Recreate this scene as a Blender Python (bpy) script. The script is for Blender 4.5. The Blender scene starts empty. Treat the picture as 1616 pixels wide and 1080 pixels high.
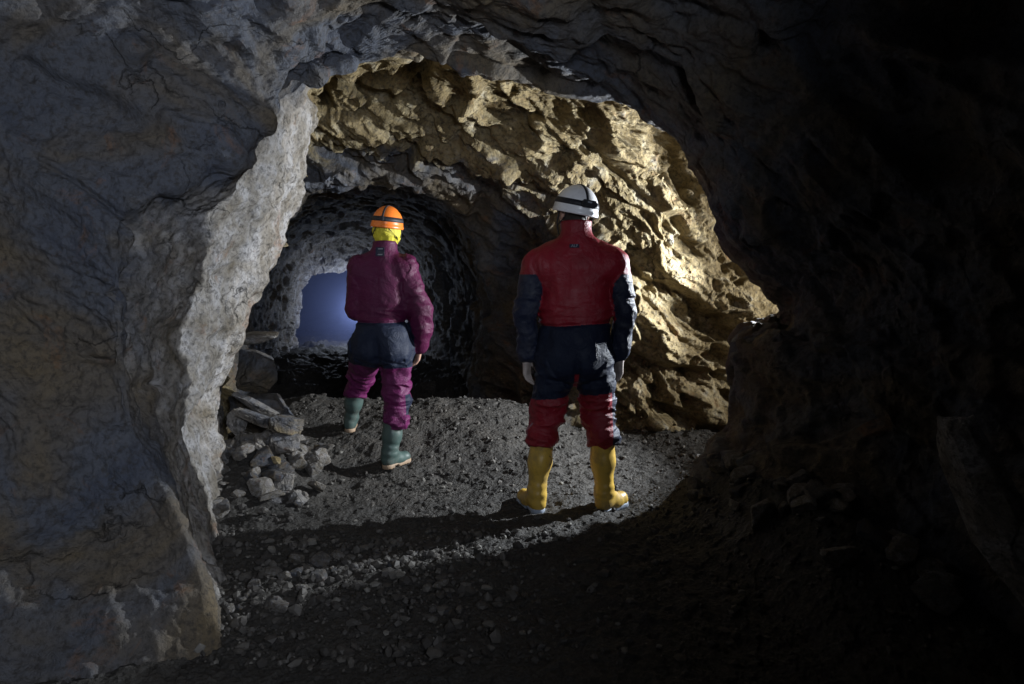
import bpy, bmesh, math, random
import numpy as np
from mathutils import Vector, Matrix

# ------------------------------------------------------------------ camera
R = math.radians
SC = bpy.context.scene
COL = SC.collection
FPX = 1077.0; CZ = 1.34; TH = math.atan(110 / FPX)
cam_d = bpy.data.cameras.new('camera'); cam = bpy.data.objects.new('camera', cam_d); COL.objects.link(cam)
cam.location = (0, 0, CZ); cam.rotation_euler = (math.pi / 2 - TH, 0, 0)
cam_d.sensor_width = 36; cam_d.lens = 36 * FPX / 1616; cam_d.clip_end = 200; cam_d.clip_start = 0.05
SC.camera = cam
# ------------------------------------------------------------------ world: underground, no daylight
w = bpy.data.worlds.new('World'); SC.world = w; w.use_nodes = True
w.node_tree.nodes['Background'].inputs[0].default_value = (0.5, 0.6, 1, 1)
w.node_tree.nodes['Background'].inputs[1].default_value = 0.0005
SC.view_settings.view_transform = 'Standard'; SC.view_settings.look = 'None'
SC.view_settings.exposure = 0; SC.view_settings.gamma = 1
SC.render.engine = 'CYCLES'
SC.cycles.use_denoising = True
SC.cycles.max_bounces = 6
SC.cycles.volume_bounces = 0


def px(x, y, Y):
    """world point seen at photograph pixel (x, y) at forward distance Y"""
    u = (x - 808) / FPX; v = (540 - y) / FPX
    d = (u, math.cos(TH) + v * math.sin(TH), -math.sin(TH) + v * math.cos(TH))
    t = Y / d[1]
    return (d[0] * t, Y, CZ + d[2] * t)


def lamp(name, kind, loc, power, color, size, target=None, spot=None, blend=.5):
    l = bpy.data.lights.new(name, kind); l.energy = power; l.color = color
    l.shadow_soft_size = size
    if kind == 'SPOT': l.spot_size = R(spot); l.spot_blend = blend
    o = bpy.data.objects.new(name, l); COL.objects.link(o); o.location = loc
    if target is not None:
        o.rotation_euler = (Vector(target) - Vector(loc)).to_track_quat('-Z', 'Y').to_euler()
    return o


# flash standing in the chamber, hidden behind the right rock corner
FL = (2.25, 4.66, 1.40)
lamp('chamber_flash', 'SPOT', FL, 670, (.88, .94, 1), .02, (-1, 4.35, 1.4), 104, .5)
lamp('wall_fill', 'SPOT', (4.3, 4.55, 1.35), 820, (.98, .97, .94), .03, (.2, 5.5, 1.95), 84, 1)  # unseen spot added to brighten the ochre wall and chamber roof
# lamp standing deep in the tunnel behind the woman
lamp('tunnel_lamp', 'POINT', px(567, 488, 12.05), 44, (.74, .84, 1), .05)
# unseen fill spot added behind the camera to lift the near rock
lamp('near_fill', 'SPOT', (.7, -.7, 1.85), 335, (.80, .87, 1), .3, (-2.4, 3.2, 2.0), 97, 1)


# ------------------------------------------------------------------ object helpers
def tag(o, label=None, cat=None, group=None, kind=None):
    if label: o['label'] = label
    if cat: o['category'] = cat
    if group: o['group'] = group
    if kind: o['kind'] = kind
    return o


def empty(name, loc=(0, 0, 0), rz=0):
    o = bpy.data.objects.new(name, None); COL.objects.link(o); o.location = loc; o.rotation_euler = (0, 0, rz)
    o.empty_display_size = .1
    return o


def mesh_np(name, V, F, mats, parent=None, smooth=True, fmat=None, attrs=None):
    """V (n,3), F (m,k) numpy -> one mesh object"""
    me = bpy.data.meshes.new(name)
    V = np.asarray(V, np.float32); F = np.asarray(F, np.int32); k = F.shape[1]
    me.vertices.add(len(V)); me.vertices.foreach_set('co', V.ravel())
    me.loops.add(F.size); me.loops.foreach_set('vertex_index', F.ravel())
    me.polygons.add(len(F)); me.polygons.foreach_set('loop_start', np.arange(0, F.size, k, dtype=np.int32))
    try: me.polygons.foreach_set('loop_total', np.full(len(F), k, np.int32))
    except Exception: pass
    me.polygons.foreach_set('use_smooth', np.full(len(F), smooth, bool) if isinstance(smooth, bool) else np.asarray(smooth, bool))
    for m in (mats if isinstance(mats, (list, tuple)) else [mats]): me.materials.append(m)
    if fmat is not None: me.polygons.foreach_set('material_index', np.asarray(fmat, np.int32))
    for an, av in (attrs or {}).items():
        at = me.attributes.new(an, 'FLOAT', 'POINT'); at.data.foreach_set('value', np.asarray(av, np.float32))
    me.update(); me.validate()
    o = bpy.data.objects.new(name, me); COL.objects.link(o)
    if parent: o.parent = parent
    return o


# ------------------------------------------------------------------ noise
def _h(ix, iy, iz, s):
    h = (ix.astype(np.uint32) * np.uint32(374761393) + iy.astype(np.uint32) * np.uint32(668265263)
         + iz.astype(np.uint32) * np.uint32(2147483647 - 1274126177) + np.uint32((s * 974711 + 12345) & 0xffffffff))
    h = (h ^ (h >> np.uint32(13))) * np.uint32(1274126177)
    h = (h ^ (h >> np.uint32(16))) * np.uint32(2246822519)
    return h ^ (h >> np.uint32(15))


def _r(h, k=0):
    h = (h ^ np.uint32(k * 40503 + 7)) * np.uint32(2654435761)
    h = h ^ (h >> np.uint32(15))
    return (h & np.uint32(0xffffff)).astype(np.float32) / np.float32(16777216.0)


def gnoise(P, s=0):
    """smooth value-gradient noise, about -1..1"""
    P = P.astype(np.float32); i = np.floor(P).astype(np.int64); f = P - i
    u = f * f * f * (f * (f * 6 - 15) + 10)
    out = np.zeros(len(P), np.float32)
    for dx in (0, 1):
        for dy in (0, 1):
            for dz in (0, 1):
                h = _h(i[:, 0] + dx, i[:, 1] + dy, i[:, 2] + dz, s)
                g = ((_r(h, 1) * 2 - 1) * (f[:, 0] - dx) + (_r(h, 2) * 2 - 1) * (f[:, 1] - dy) + (_r(h, 3) * 2 - 1) * (f[:, 2] - dz))
                wgt = (u[:, 0] if dx else 1 - u[:, 0]) * (u[:, 1] if dy else 1 - u[:, 1]) * (u[:, 2] if dz else 1 - u[:, 2])
                out += g * wgt
    return out * 1.5


def fbm(P, oct=4, s=0, gain=.5, lac=2.03):
    a = 1; o = 0
    for k in range(oct):
        o = o + a * gnoise(P + k * 17.3, s + k); P = P * lac; a *= gain
    return o


def ridged(P, oct=3, s=0, gain=.5):
    a = 1; o = 0
    for k in range(oct):
        o = o + a * (1 - 2 * np.abs(gnoise(P + k * 9.7, s + k))); P = P * 2.1; a *= gain
    return o


def facets(P, s=0, tilt=1.0):
    """broken-rock noise: each Voronoi cell is a tilted plane at its own height"""
    P = P.astype(np.float32); i = np.floor(P).astype(np.int64)
    best = np.full(len(P), 1e9, np.float32); val = np.zeros(len(P), np.float32)
    for dx in (-1, 0, 1):
        for dy in (-1, 0, 1):
            for dz in (-1, 0, 1):
                cx, cy, cz = i[:, 0] + dx, i[:, 1] + dy, i[:, 2] + dz
                h = _h(cx, cy, cz, s)
                ox = cx + _r(h, 1) - P[:, 0]; oy = cy + _r(h, 2) - P[:, 1]; oz = cz + _r(h, 3) - P[:, 2]
                d = ox * ox + oy * oy + oz * oz
                v = (_r(h, 4) * 2 - 1) * .5 + tilt * ((_r(h, 5) * 2 - 1) * ox + (_r(h, 6) * 2 - 1) * oy + (_r(h, 7) * 2 - 1) * oz)
                m = d < best
                val = np.where(m, v, val); best = np.where(m, d, best)
    return val


def sstep(a, b, x):
    t = np.clip((x - a) / (b - a), 0, 1); return t * t * (3 - 2 * t)


# ------------------------------------------------------------------ materials
class NT:
    def __init__(s, name):
        s.m = bpy.data.materials.new(name); s.m.use_nodes = True; s.t = s.m.node_tree
        s.b = s.t.nodes['Principled BSDF']; s.out = s.t.nodes['Material Output']

    def n(s, typ, **kw):
        nd = s.t.nodes.new(typ)
        for k, v in kw.items():
            if k in nd.inputs.keys(): nd.inputs[k].default_value = v
            else: setattr(nd, k, v)
        return nd

    def l(s, a, b): s.t.links.new(a, b)

    def noise(s, vec, scale, detail=4, rough=.55, dist=0):
        nd = s.n('ShaderNodeTexNoise'); nd.inputs['Scale'].default_value = scale; nd.inputs['Detail'].default_value = detail
        nd.inputs['Roughness'].default_value = rough; nd.inputs['Distortion'].default_value = dist
        s.l(vec, nd.inputs['Vector']); return nd.outputs['Fac']

    def ramp(s, fac, stops, mode='LINEAR'):
        nd = s.n('ShaderNodeValToRGB'); cr = nd.color_ramp; cr.interpolation = mode
        while len(cr.elements) < len(stops): cr.elements.new(.5)
        for e, (p, c) in zip(cr.elements, stops):
            e.position = p; e.color = (*c, 1) if len(c) == 3 else c
        s.l(fac, nd.inputs[0]); return nd.outputs[0]

    def mix(s, fac, a, b, mode='MIX'):
        nd = s.n('ShaderNodeMix'); nd.data_type = 'RGBA'; nd.blend_type = mode
        for v, i in ((fac, 0), (a, 6), (b, 7)):
            if hasattr(v, 'links'): s.l(v, nd.inputs[i])
            else: nd.inputs[i].default_value = v if i == 0 else (*v, 1)
        return nd.outputs[2]

    def math(s, op, a, b=0.0):
        nd = s.n('ShaderNodeMath'); nd.operation = op
        for v, i in ((a, 0), (b, 1)):
            if hasattr(v, 'links'): s.l(v, nd.inputs[i])
            else: nd.inputs[i].default_value = v
        return nd.outputs[0]

    def bump(s, h, dist, strength=1, prev=None):
        nd = s.n('ShaderNodeBump'); nd.inputs['Distance'].default_value = dist; nd.inputs['Strength'].default_value = strength
        s.l(h, nd.inputs['Height'])
        if prev is not None: s.l(prev, nd.inputs['Normal'])
        return nd.outputs[0]


def g3(v): return (v, v, v)


def rock_material(name, objcoord=False, dark=1.0):
    q = NT(name)
    if objcoord: P = q.n('ShaderNodeTexCoord').outputs['Object']
    else: P = q.n('ShaderNodeNewGeometry').outputs['Position']
    n1 = q.noise(P, 1.6, 6, .6, .6); n2 = q.noise(P, 6, 8, .65, .4); n3 = q.noise(P, 38, 6, .7); n4 = q.noise(P, 3.1, 5, .7, 1.2)
    grey = q.ramp(n1, [(.3, (.066, .076, .104)), (.44, (.098, .104, .122)), (.54, (.115, .10, .084)), (.66, (.15, .115, .07))])
    och = q.ramp(n2, [(.3, (.10, .075, .040)), (.46, (.195, .15, .078)), (.58, (.27, .22, .13)), (.70, (.30, .28, .23))])
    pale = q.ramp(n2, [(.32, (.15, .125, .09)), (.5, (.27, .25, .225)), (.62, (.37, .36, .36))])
    ao = q.n('ShaderNodeAttribute'); ao.attribute_name = 'ochre'
    ap = q.n('ShaderNodeAttribute'); ap.attribute_name = 'pale'
    # break the borders of the mineral zones up with noise
    fo = q.ramp(q.math('ADD', ao.outputs['Fac'], q.math('MULTIPLY', q.math('SUBTRACT', n4, .5), 1.3)), [(.35, g3(0)), (.62, g3(1))])
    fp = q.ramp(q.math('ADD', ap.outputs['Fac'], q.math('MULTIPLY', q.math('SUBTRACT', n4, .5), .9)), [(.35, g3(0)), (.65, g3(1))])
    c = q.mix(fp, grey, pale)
    c = q.mix(fo, c, och)
    # rust stains, dark grime
    c = q.mix(q.ramp(q.noise(P, 4.3, 7, .7, .8), [(.58, g3(0)), (.7, g3(.6))]), c, (.20, .095, .04))
    c = q.mix(q.ramp(n3, [(.36, g3(.75)), (.52, g3(0))]), c, (.045, .04, .035))
    # joints: thin irregular fractures
    wp = q.n('ShaderNodeVectorMath'); wp.operation = 'ADD'; nz = q.n('ShaderNodeTexNoise'); nz.inputs['Scale'].default_value = 3.5; nz.inputs['Detail'].default_value = 5
    q.l(P, nz.inputs['Vector']); sc_ = q.n('ShaderNodeVectorMath'); sc_.operation = 'SCALE'; sc_.inputs['Scale'].default_value = .55; q.l(nz.outputs['Color'], sc_.inputs[0])
    q.l(P, wp.inputs[0]); q.l(sc_.outputs[0], wp.inputs[1])
    mp = q.n('ShaderNodeMapping'); mp.inputs['Rotation'].default_value = (.3, .65, 0); mp.inputs['Scale'].default_value = (1.3, 2.0, 3.4); q.l(wp.outputs[0], mp.inputs['Vector'])
    vo = q.n('ShaderNodeTexVoronoi'); vo.feature = 'DISTANCE_TO_EDGE'; vo.inputs['Scale'].default_value = .75; q.l(mp.outputs[0], vo.inputs['Vector'])
    jm = q.ramp(vo.outputs['Distance'], [(0, g3(0)), (.014, g3(1))])
    gate = q.ramp(q.noise(P, 1.9, 3, .6), [(.50, g3(0)), (.60, g3(1))])
    jn = q.math('SUBTRACT', 1.0, q.math('MULTIPLY', q.math('SUBTRACT', 1.0, jm), gate))
    c = q.mix(q.math('MULTIPLY', q.math('SUBTRACT', 1.0, jn), .5), c, (.02, .018, .016))
    if dark != 1: c = q.mix(1.0, c, g3(dark), 'MULTIPLY')
    q.l(c, q.b.inputs['Base Color'])
    q.l(q.math('MAXIMUM', q.ramp(n2, [(.3, g3(.66)), (.7, g3(.9))]), q.math('MULTIPLY', fo, .78)), q.b.inputs['Roughness'])
    q.l(q.math('SUBTRACT', .32, q.math('MULTIPLY', fo, .22)), q.b.inputs['Specular IOR Level'])
    b = q.bump(q.noise(P, 9, 9, .66, .5), .038, .8)
    b = q.bump(jn, .02, .8, b)
    b = q.bump(q.noise(P, 70, 6, .7), .012, .8, b)
    q.l(b, q.b.inputs['Normal'])
    return q.m


def ground_material():
    q = NT('gravel_ground'); P = q.n('ShaderNodeNewGeometry').outputs['Position']
    n1 = q.noise(P, 1.3, 6, .6, .5); n2 = q.noise(P, 26, 8, .7); n3 = q.noise(P, 120, 4, .7)
    c = q.ramp(n1, [(.35, (.024, .021, .018)), (.55, (.038, .033, .027)), (.7, (.053, .044, .034))])
    v = q.n('ShaderNodeTexVoronoi'); v.inputs['Scale'].default_value = 55; q.l(P, v.inputs['Vector'])
    c = q.mix(q.ramp(v.outputs['Color'], [(.3, g3(0)), (.9, g3(.5))]), c, (.085, .08, .074))
    c = q.mix(q.ramp(n2, [(.35, g3(.8)), (.55, g3(0))]), c, (.035, .033, .031))
    q.l(c, q.b.inputs['Base Color']); q.b.inputs['Roughness'].default_value = .72
    b = q.bump(n2, .03, .8); b = q.bump(v.outputs['Distance'], .015, .7, b); b = q.bump(n3, .008, .8, b)
    q.l(b, q.b.inputs['Normal'])
    return q.m


M_ROCK = rock_material('mine_rock')
M_LOOSE = rock_material('loose_rock', True)
M_GROUND = ground_material()

# ------------------------------------------------------------------ ground
FEET = [(.11, 3.85, -.022), (.58, 3.83, -.028), (-.78, 4.48, .043), (-1.19, 4.97, .178)]


def ground_z(x, y):
    """broad shape of the mine floor"""
    z = 0.0 * x
    z = z + .18 * np.exp(-((y - 5.55) / .62) ** 2) * (1 - sstep(-.1, 1.0, x)) * sstep(-3.2, -1.0, x)
    z = z + .05 * np.exp(-((y - 5.2) / .6) ** 2) * sstep(0, 1, x)
    z = z + .10 * sstep(4.2, 5.0, y) * (1 - sstep(5.6, 6.2, y)) * (1 - sstep(-.2, .6, x))
    z = z - .22 * np.exp(-((y - 6.9) / .7) ** 2) + .06 * sstep(7.4, 8.6, y)
    # rubble bank at the foot of the right rock corner
    z = z + .34 * np.exp(-(((x - 1.30) / .34) ** 2 + ((y - 3.55) / .62) ** 2))
    z = z + .24 * np.exp(-(((x - 1.42) / .36) ** 2 + ((y - 2.75) / .5) ** 2))
    # pile at the left wall
    z = z + .30 * np.exp(-(((x + 1.57) / .30) ** 2 + ((y - 4.1) / .42) ** 2))
    z = z + .08 * sstep(-1.35, -1.75, x) * sstep(4.4, 4.8, y) * (1 - sstep(5.8, 6.4, y))
    # foot of the left wall
    for fx, fy, fz in FEET:
        k = np.exp(-((x - fx) ** 2 + (y - fy) ** 2) / .13 ** 2); z = z * (1 - k) + fz * k
    return z


def ground_full(x, y):
    P = np.stack([x, y, 0 * x], 1)
    z = ground_z(x, y)
    z = z + .035 * fbm(P * 1.3, 3, 5) + .016 * fbm(P * 5.5, 3, 9) + .012 * facets(P * 13, 3, .8) + .006 * facets(P * 31, 4, .8)
    z = z + sstep(6.8, 8, y) * (.07 * facets(P * 3.2, 21, .9) + .035 * facets(P * 8, 22, .9))
    return z


def build_ground():
    ys = np.concatenate([np.linspace(-3, 1.5, 40), np.linspace(1.5, 6.3, 520)[1:], np.linspace(6.3, 14, 170)[1:], np.linspace(14, 26, 12)[1:]])
    xs = np.concatenate([np.linspace(-6, -2.4, 110), np.linspace(-2.4, 2.2, 560)[1:], np.linspace(2.2, 4, 30)[1:]])
    X, Y = np.meshgrid(xs, ys, indexing='ij')
    x = X.ravel(); y = Y.ravel(); z = ground_full(x, y)
    V = np.stack([x, y, z], 1)
    nx, ny = len(xs), len(ys)
    I = np.arange(nx * ny).reshape(nx, ny)
    F = np.stack([I[:-1, :-1], I[1:, :-1], I[1:, 1:], I[:-1, 1:]], -1).reshape(-1, 4)
    o = mesh_np('ground', V, F, M_GROUND, smooth=True); tag(o, kind='structure')


build_ground()

# ------------------------------------------------------------------ rock shell of the mine, as rings from behind the camera inwards
def wr(y, pts): return [(a, (y if len(p) == 0 else p[0]), b) for a, b, *p in pts]


def pr(Y, pts): return [px(a, b, (Y if len(p) == 0 else p[0])) for a, b, *p in pts]


RINGS = []
# each entry: (ring, samples to the next ring, crag amplitude, ochre, pale)
base = [(-1.05, -.3), (-1.15, .1), (-1.3, .5), (-1.38, .8), (-1.42, 1.1), (-1.45, 1.4), (-1.4, 1.75), (-1.3, 2.05), (-1.0, 2.4),
        (-.4, 2.6), (.3, 2.65), (.9, 2.55), (1.5, 2.35), (1.9, 2.0), (2.1, 1.6), (2.15, 1.2), (2.1, .8), (2.0, .3), (1.8, -.3)]
RINGS.append((wr(-3.2, base), 20, .6, 0, 0))
RINGS.append((wr(.4, [(a - .75, b) if a < -1 else (a, b) for a, b in base]), 60, .6, 0, 0))
RINGS.append(([(-1.62, 1.72, -.4), (-1.72, 1.9, .1), (-1.9, 2.35, .45), (-1.95, 2.45, .8), (-2.15, 2.58, 1.1), (-2.25, 2.62, 1.4), (-2.25, 2.68, 1.8),
               (-2.1, 2.75, 2.2), (-1.5, 2.8, 2.6), (-.5, 2.7, 2.75), (.2, 2.1, 2.68), (.9, 2.1, 2.6), (1.5, 2.1, 2.4), (2.0, 2.1, 2.05),
               (2.25, 2.1, 1.6), (2.3, 2.1, 1.15), (2.25, 2.1, .75), (2.1, 2.15, .3), (1.85, 2.2, -.3)], 170, .55, 0, 0))
RINGS.append(([px(392, 1230, 2.0), px(362, 1060, 2.24), px(285, 830, 2.52), px(218, 690, 2.68), px(195, 590, 2.75), px(190, 480, 2.75), px(192, 345, 2.8),
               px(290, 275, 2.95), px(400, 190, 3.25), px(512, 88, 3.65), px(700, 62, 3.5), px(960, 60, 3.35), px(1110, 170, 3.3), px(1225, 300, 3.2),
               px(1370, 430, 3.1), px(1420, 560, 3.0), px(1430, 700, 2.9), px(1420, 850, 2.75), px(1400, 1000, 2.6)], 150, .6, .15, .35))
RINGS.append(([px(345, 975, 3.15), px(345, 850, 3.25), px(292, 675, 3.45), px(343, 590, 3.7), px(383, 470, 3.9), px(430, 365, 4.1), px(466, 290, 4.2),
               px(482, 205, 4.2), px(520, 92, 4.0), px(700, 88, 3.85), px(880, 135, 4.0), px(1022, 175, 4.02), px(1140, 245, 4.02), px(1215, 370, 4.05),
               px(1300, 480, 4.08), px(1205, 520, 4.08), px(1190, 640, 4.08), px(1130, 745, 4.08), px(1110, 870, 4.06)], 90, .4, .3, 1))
RINGS.append(([(-1.85, 4.3, -.3), (-1.9, 4.35, .15), (-1.95, 4.4, .45), (-1.95, 4.5, .8), (-1.9, 4.55, 1.15), (-1.85, 4.6, 1.5), (-1.8, 4.7, 1.85), (-1.65, 4.7, 2.2),
               (-1.25, 4.6, 2.6), (-.45, 4.5, 2.75), (.35, 4.3, 2.85), (1.4, 4.2, 3.0), (2.9, 4.1, 3.3), (4.6, 4.12, 3.5), (5.8, 4.12, 3.0), (6.0, 4.12, 2.0),
               (6.0, 4.1, 1.2), (5.6, 4.1, .2), (5.2, 4.1, -.3)], 110, .45, .9, .3))
RINGS.append(([(-1.95, 4.5, -.3), (-2.0, 4.55, .15), (-2.02, 4.6, .45), (-2.02, 4.65, .8), (-2.0, 4.7, 1.15), (-1.93, 4.75, 1.5), (-1.85, 4.8, 1.85), (-1.67, 4.8, 2.2),
               (-1.27, 4.75, 2.6), (-.45, 4.65, 2.75), (.35, 4.7, 2.82), (1.4, 4.9, 2.95), (3.2, 6.2, 3.3), (4.8, 7.4, 3.5), (6.3, 7.6, 3.0), (6.5, 7.6, 2.0),
               (6.4, 7.5, 1.2), (6.2, 7.3, .2), (6.0, 7.2, -.3)], 150, .7, .9, .3))
RINGS.append(([px(300, 800, 4.7), px(305, 680, 4.75), px(310, 590, 4.8), px(318, 520, 4.85), px(340, 450, 4.9), px(380, 380, 4.95), px(425, 300, 5.0), px(470, 200, 5.0),
               px(540, 125, 4.9), px(670, 125, 4.8), px(810, 150, 4.85), px(960, 190, 5.0), px(1075, 240, 5.4), px(1160, 330, 5.6), px(1225, 430, 5.75), px(1235, 510, 5.75),
               px(1200, 590, 5.65), px(1160, 650, 5.6), px(1140, 760, 5.6)], 130, 1.15, .95, .2))
RINGS.append(([px(310, 760, 4.95), px(312, 650, 4.95), px(318, 570, 5.0), px(330, 515, 5.0), px(350, 450, 5.05), px(388, 380, 5.1), px(430, 305, 5.2), px(470, 235, 5.25),
               px(540, 190, 5.2), px(650, 195, 5.15), px(770, 215, 5.1), px(880, 255, 5.05), px(960, 295, 5.2), px(982, 360, 5.38), px(988, 440, 5.42), px(986, 515, 5.42),
               px(980, 585, 5.42), px(972, 650, 5.4), px(968, 760, 5.4)], 90, 1.1, .75, .1))
RINGS.append(([px(335, 720, 5.3), px(338, 625, 5.3), px(344, 565, 5.35), px(352, 515, 5.4), px(370, 450, 5.5), px(402, 380, 5.6), px(435, 315, 5.65), px(470, 268, 5.7),
               px(530, 248, 5.7), px(615, 246, 5.65), px(700, 252, 5.6), px(790, 280, 5.7), px(850, 330, 5.9), px(875, 400, 6.1), px(882, 470, 6.15), px(880, 540, 6.15),
               px(872, 600, 6.1), px(865, 650, 6.1), px(860, 740, 6.1)], 50, .9, .35, 0))
RINGS.append(([px(352, 700, 5.6), px(355, 620, 5.6), px(360, 560, 5.65), px(366, 515, 5.7), px(384, 455, 5.8), px(412, 388, 5.9), px(442, 333, 6.0), px(470, 302, 6.1),
               px(525, 290, 6.1), px(600, 287, 6.1), px(660, 292, 6.1), px(705, 310, 6.2), px(740, 345, 6.35), px(762, 400, 6.45), px(772, 460, 6.5), px(775, 520, 6.5),
               px(772, 572, 6.5), px(765, 625, 6.5), px(758, 700, 6.5)], 110, .45, .05, .1))
RINGS.append((pr(8.4, [(392, 660), (398, 605), (402, 560), (408, 510), (415, 460), (426, 412), (446, 372), (475, 344), (522, 328), (580, 322), (640, 327), (685, 346),
                       (714, 380), (728, 420), (736, 460), (739, 500), (739, 542), (735, 592), (730, 660)]), 80, .38, 0, .15))
RINGS.append((pr(10.7, [(440, 620), (443, 578), (445, 548), (447, 515), (449, 480), (453, 445), (463, 412), (480, 388), (510, 372), (550, 366), (590, 372), (625, 390),
                        (650, 415), (660, 445), (665, 475), (665, 502), (665, 530), (660, 565), (655, 620)]), 60, .45, .15, .6))
RINGS.append((pr(12.1, [(472, 600), (469, 560), (468, 543), (468, 520), (470, 496), (473, 470), (479, 448), (489, 433), (512, 427), (545, 424), (580, 425), (610, 428),
                        (630, 440), (640, 460), (644, 480), (645, 500), (645, 520), (643, 550), (640, 600)]), 30, .5, .3, .9))
RINGS.append((pr(14.0, [(450, 600), (448, 565), (448, 540), (448, 515), (450, 485), (455, 455), (465, 430), (480, 412), (510, 403), (545, 400), (582, 402), (620, 410),
                        (645, 425), (657, 450), (662, 480), (664, 500), (664, 525), (660, 560), (655, 600)]), 20, .5, 0, .2))
RINGS.append((pr(24.0, [(500, 570), (500, 530), (500, 515), (502, 500), (505, 480), (510, 465), (515, 455), (525, 450), (535, 446), (548, 445), (560, 446), (572, 450),
                        (580, 455), (588, 465), (592, 480), (594, 500), (594, 515), (592, 530), (590, 570)]), 6, .4, 0, 0))
RINGS.append(([px(547, 500, 24.5)] * 19, 0, 0, 0, 0))


def crom(A, t, tens=None):
    """Catmull-Rom along axis 0 of A at parameters t"""
    n = len(A); i = np.clip(np.floor(t).astype(int), 0, n - 2); f = (t - i)
    f = f.reshape(-1, *([1] * (A.ndim - 1)))
    p0 = A[np.clip(i - 1, 0, n - 1)]; p1 = A[i]; p2 = A[i + 1]; p3 = A[np.clip(i + 2, 0, n - 1)]
    tt = np.full(n, .42) if tens is None else np.asarray(tens); sh = (-1, *([1] * (A.ndim - 1)))
    m1 = (p2 - p0) * tt[i].reshape(sh); m2 = (p3 - p1) * tt[np.clip(i + 1, 0, n - 1)].reshape(sh)
    f2 = f * f; f3 = f2 * f
    return (2 * f3 - 3 * f2 + 1) * p1 + (f3 - 2 * f2 + f) * m1 + (-2 * f3 + 3 * f2) * p2 + (f3 - f2) * m2


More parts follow.
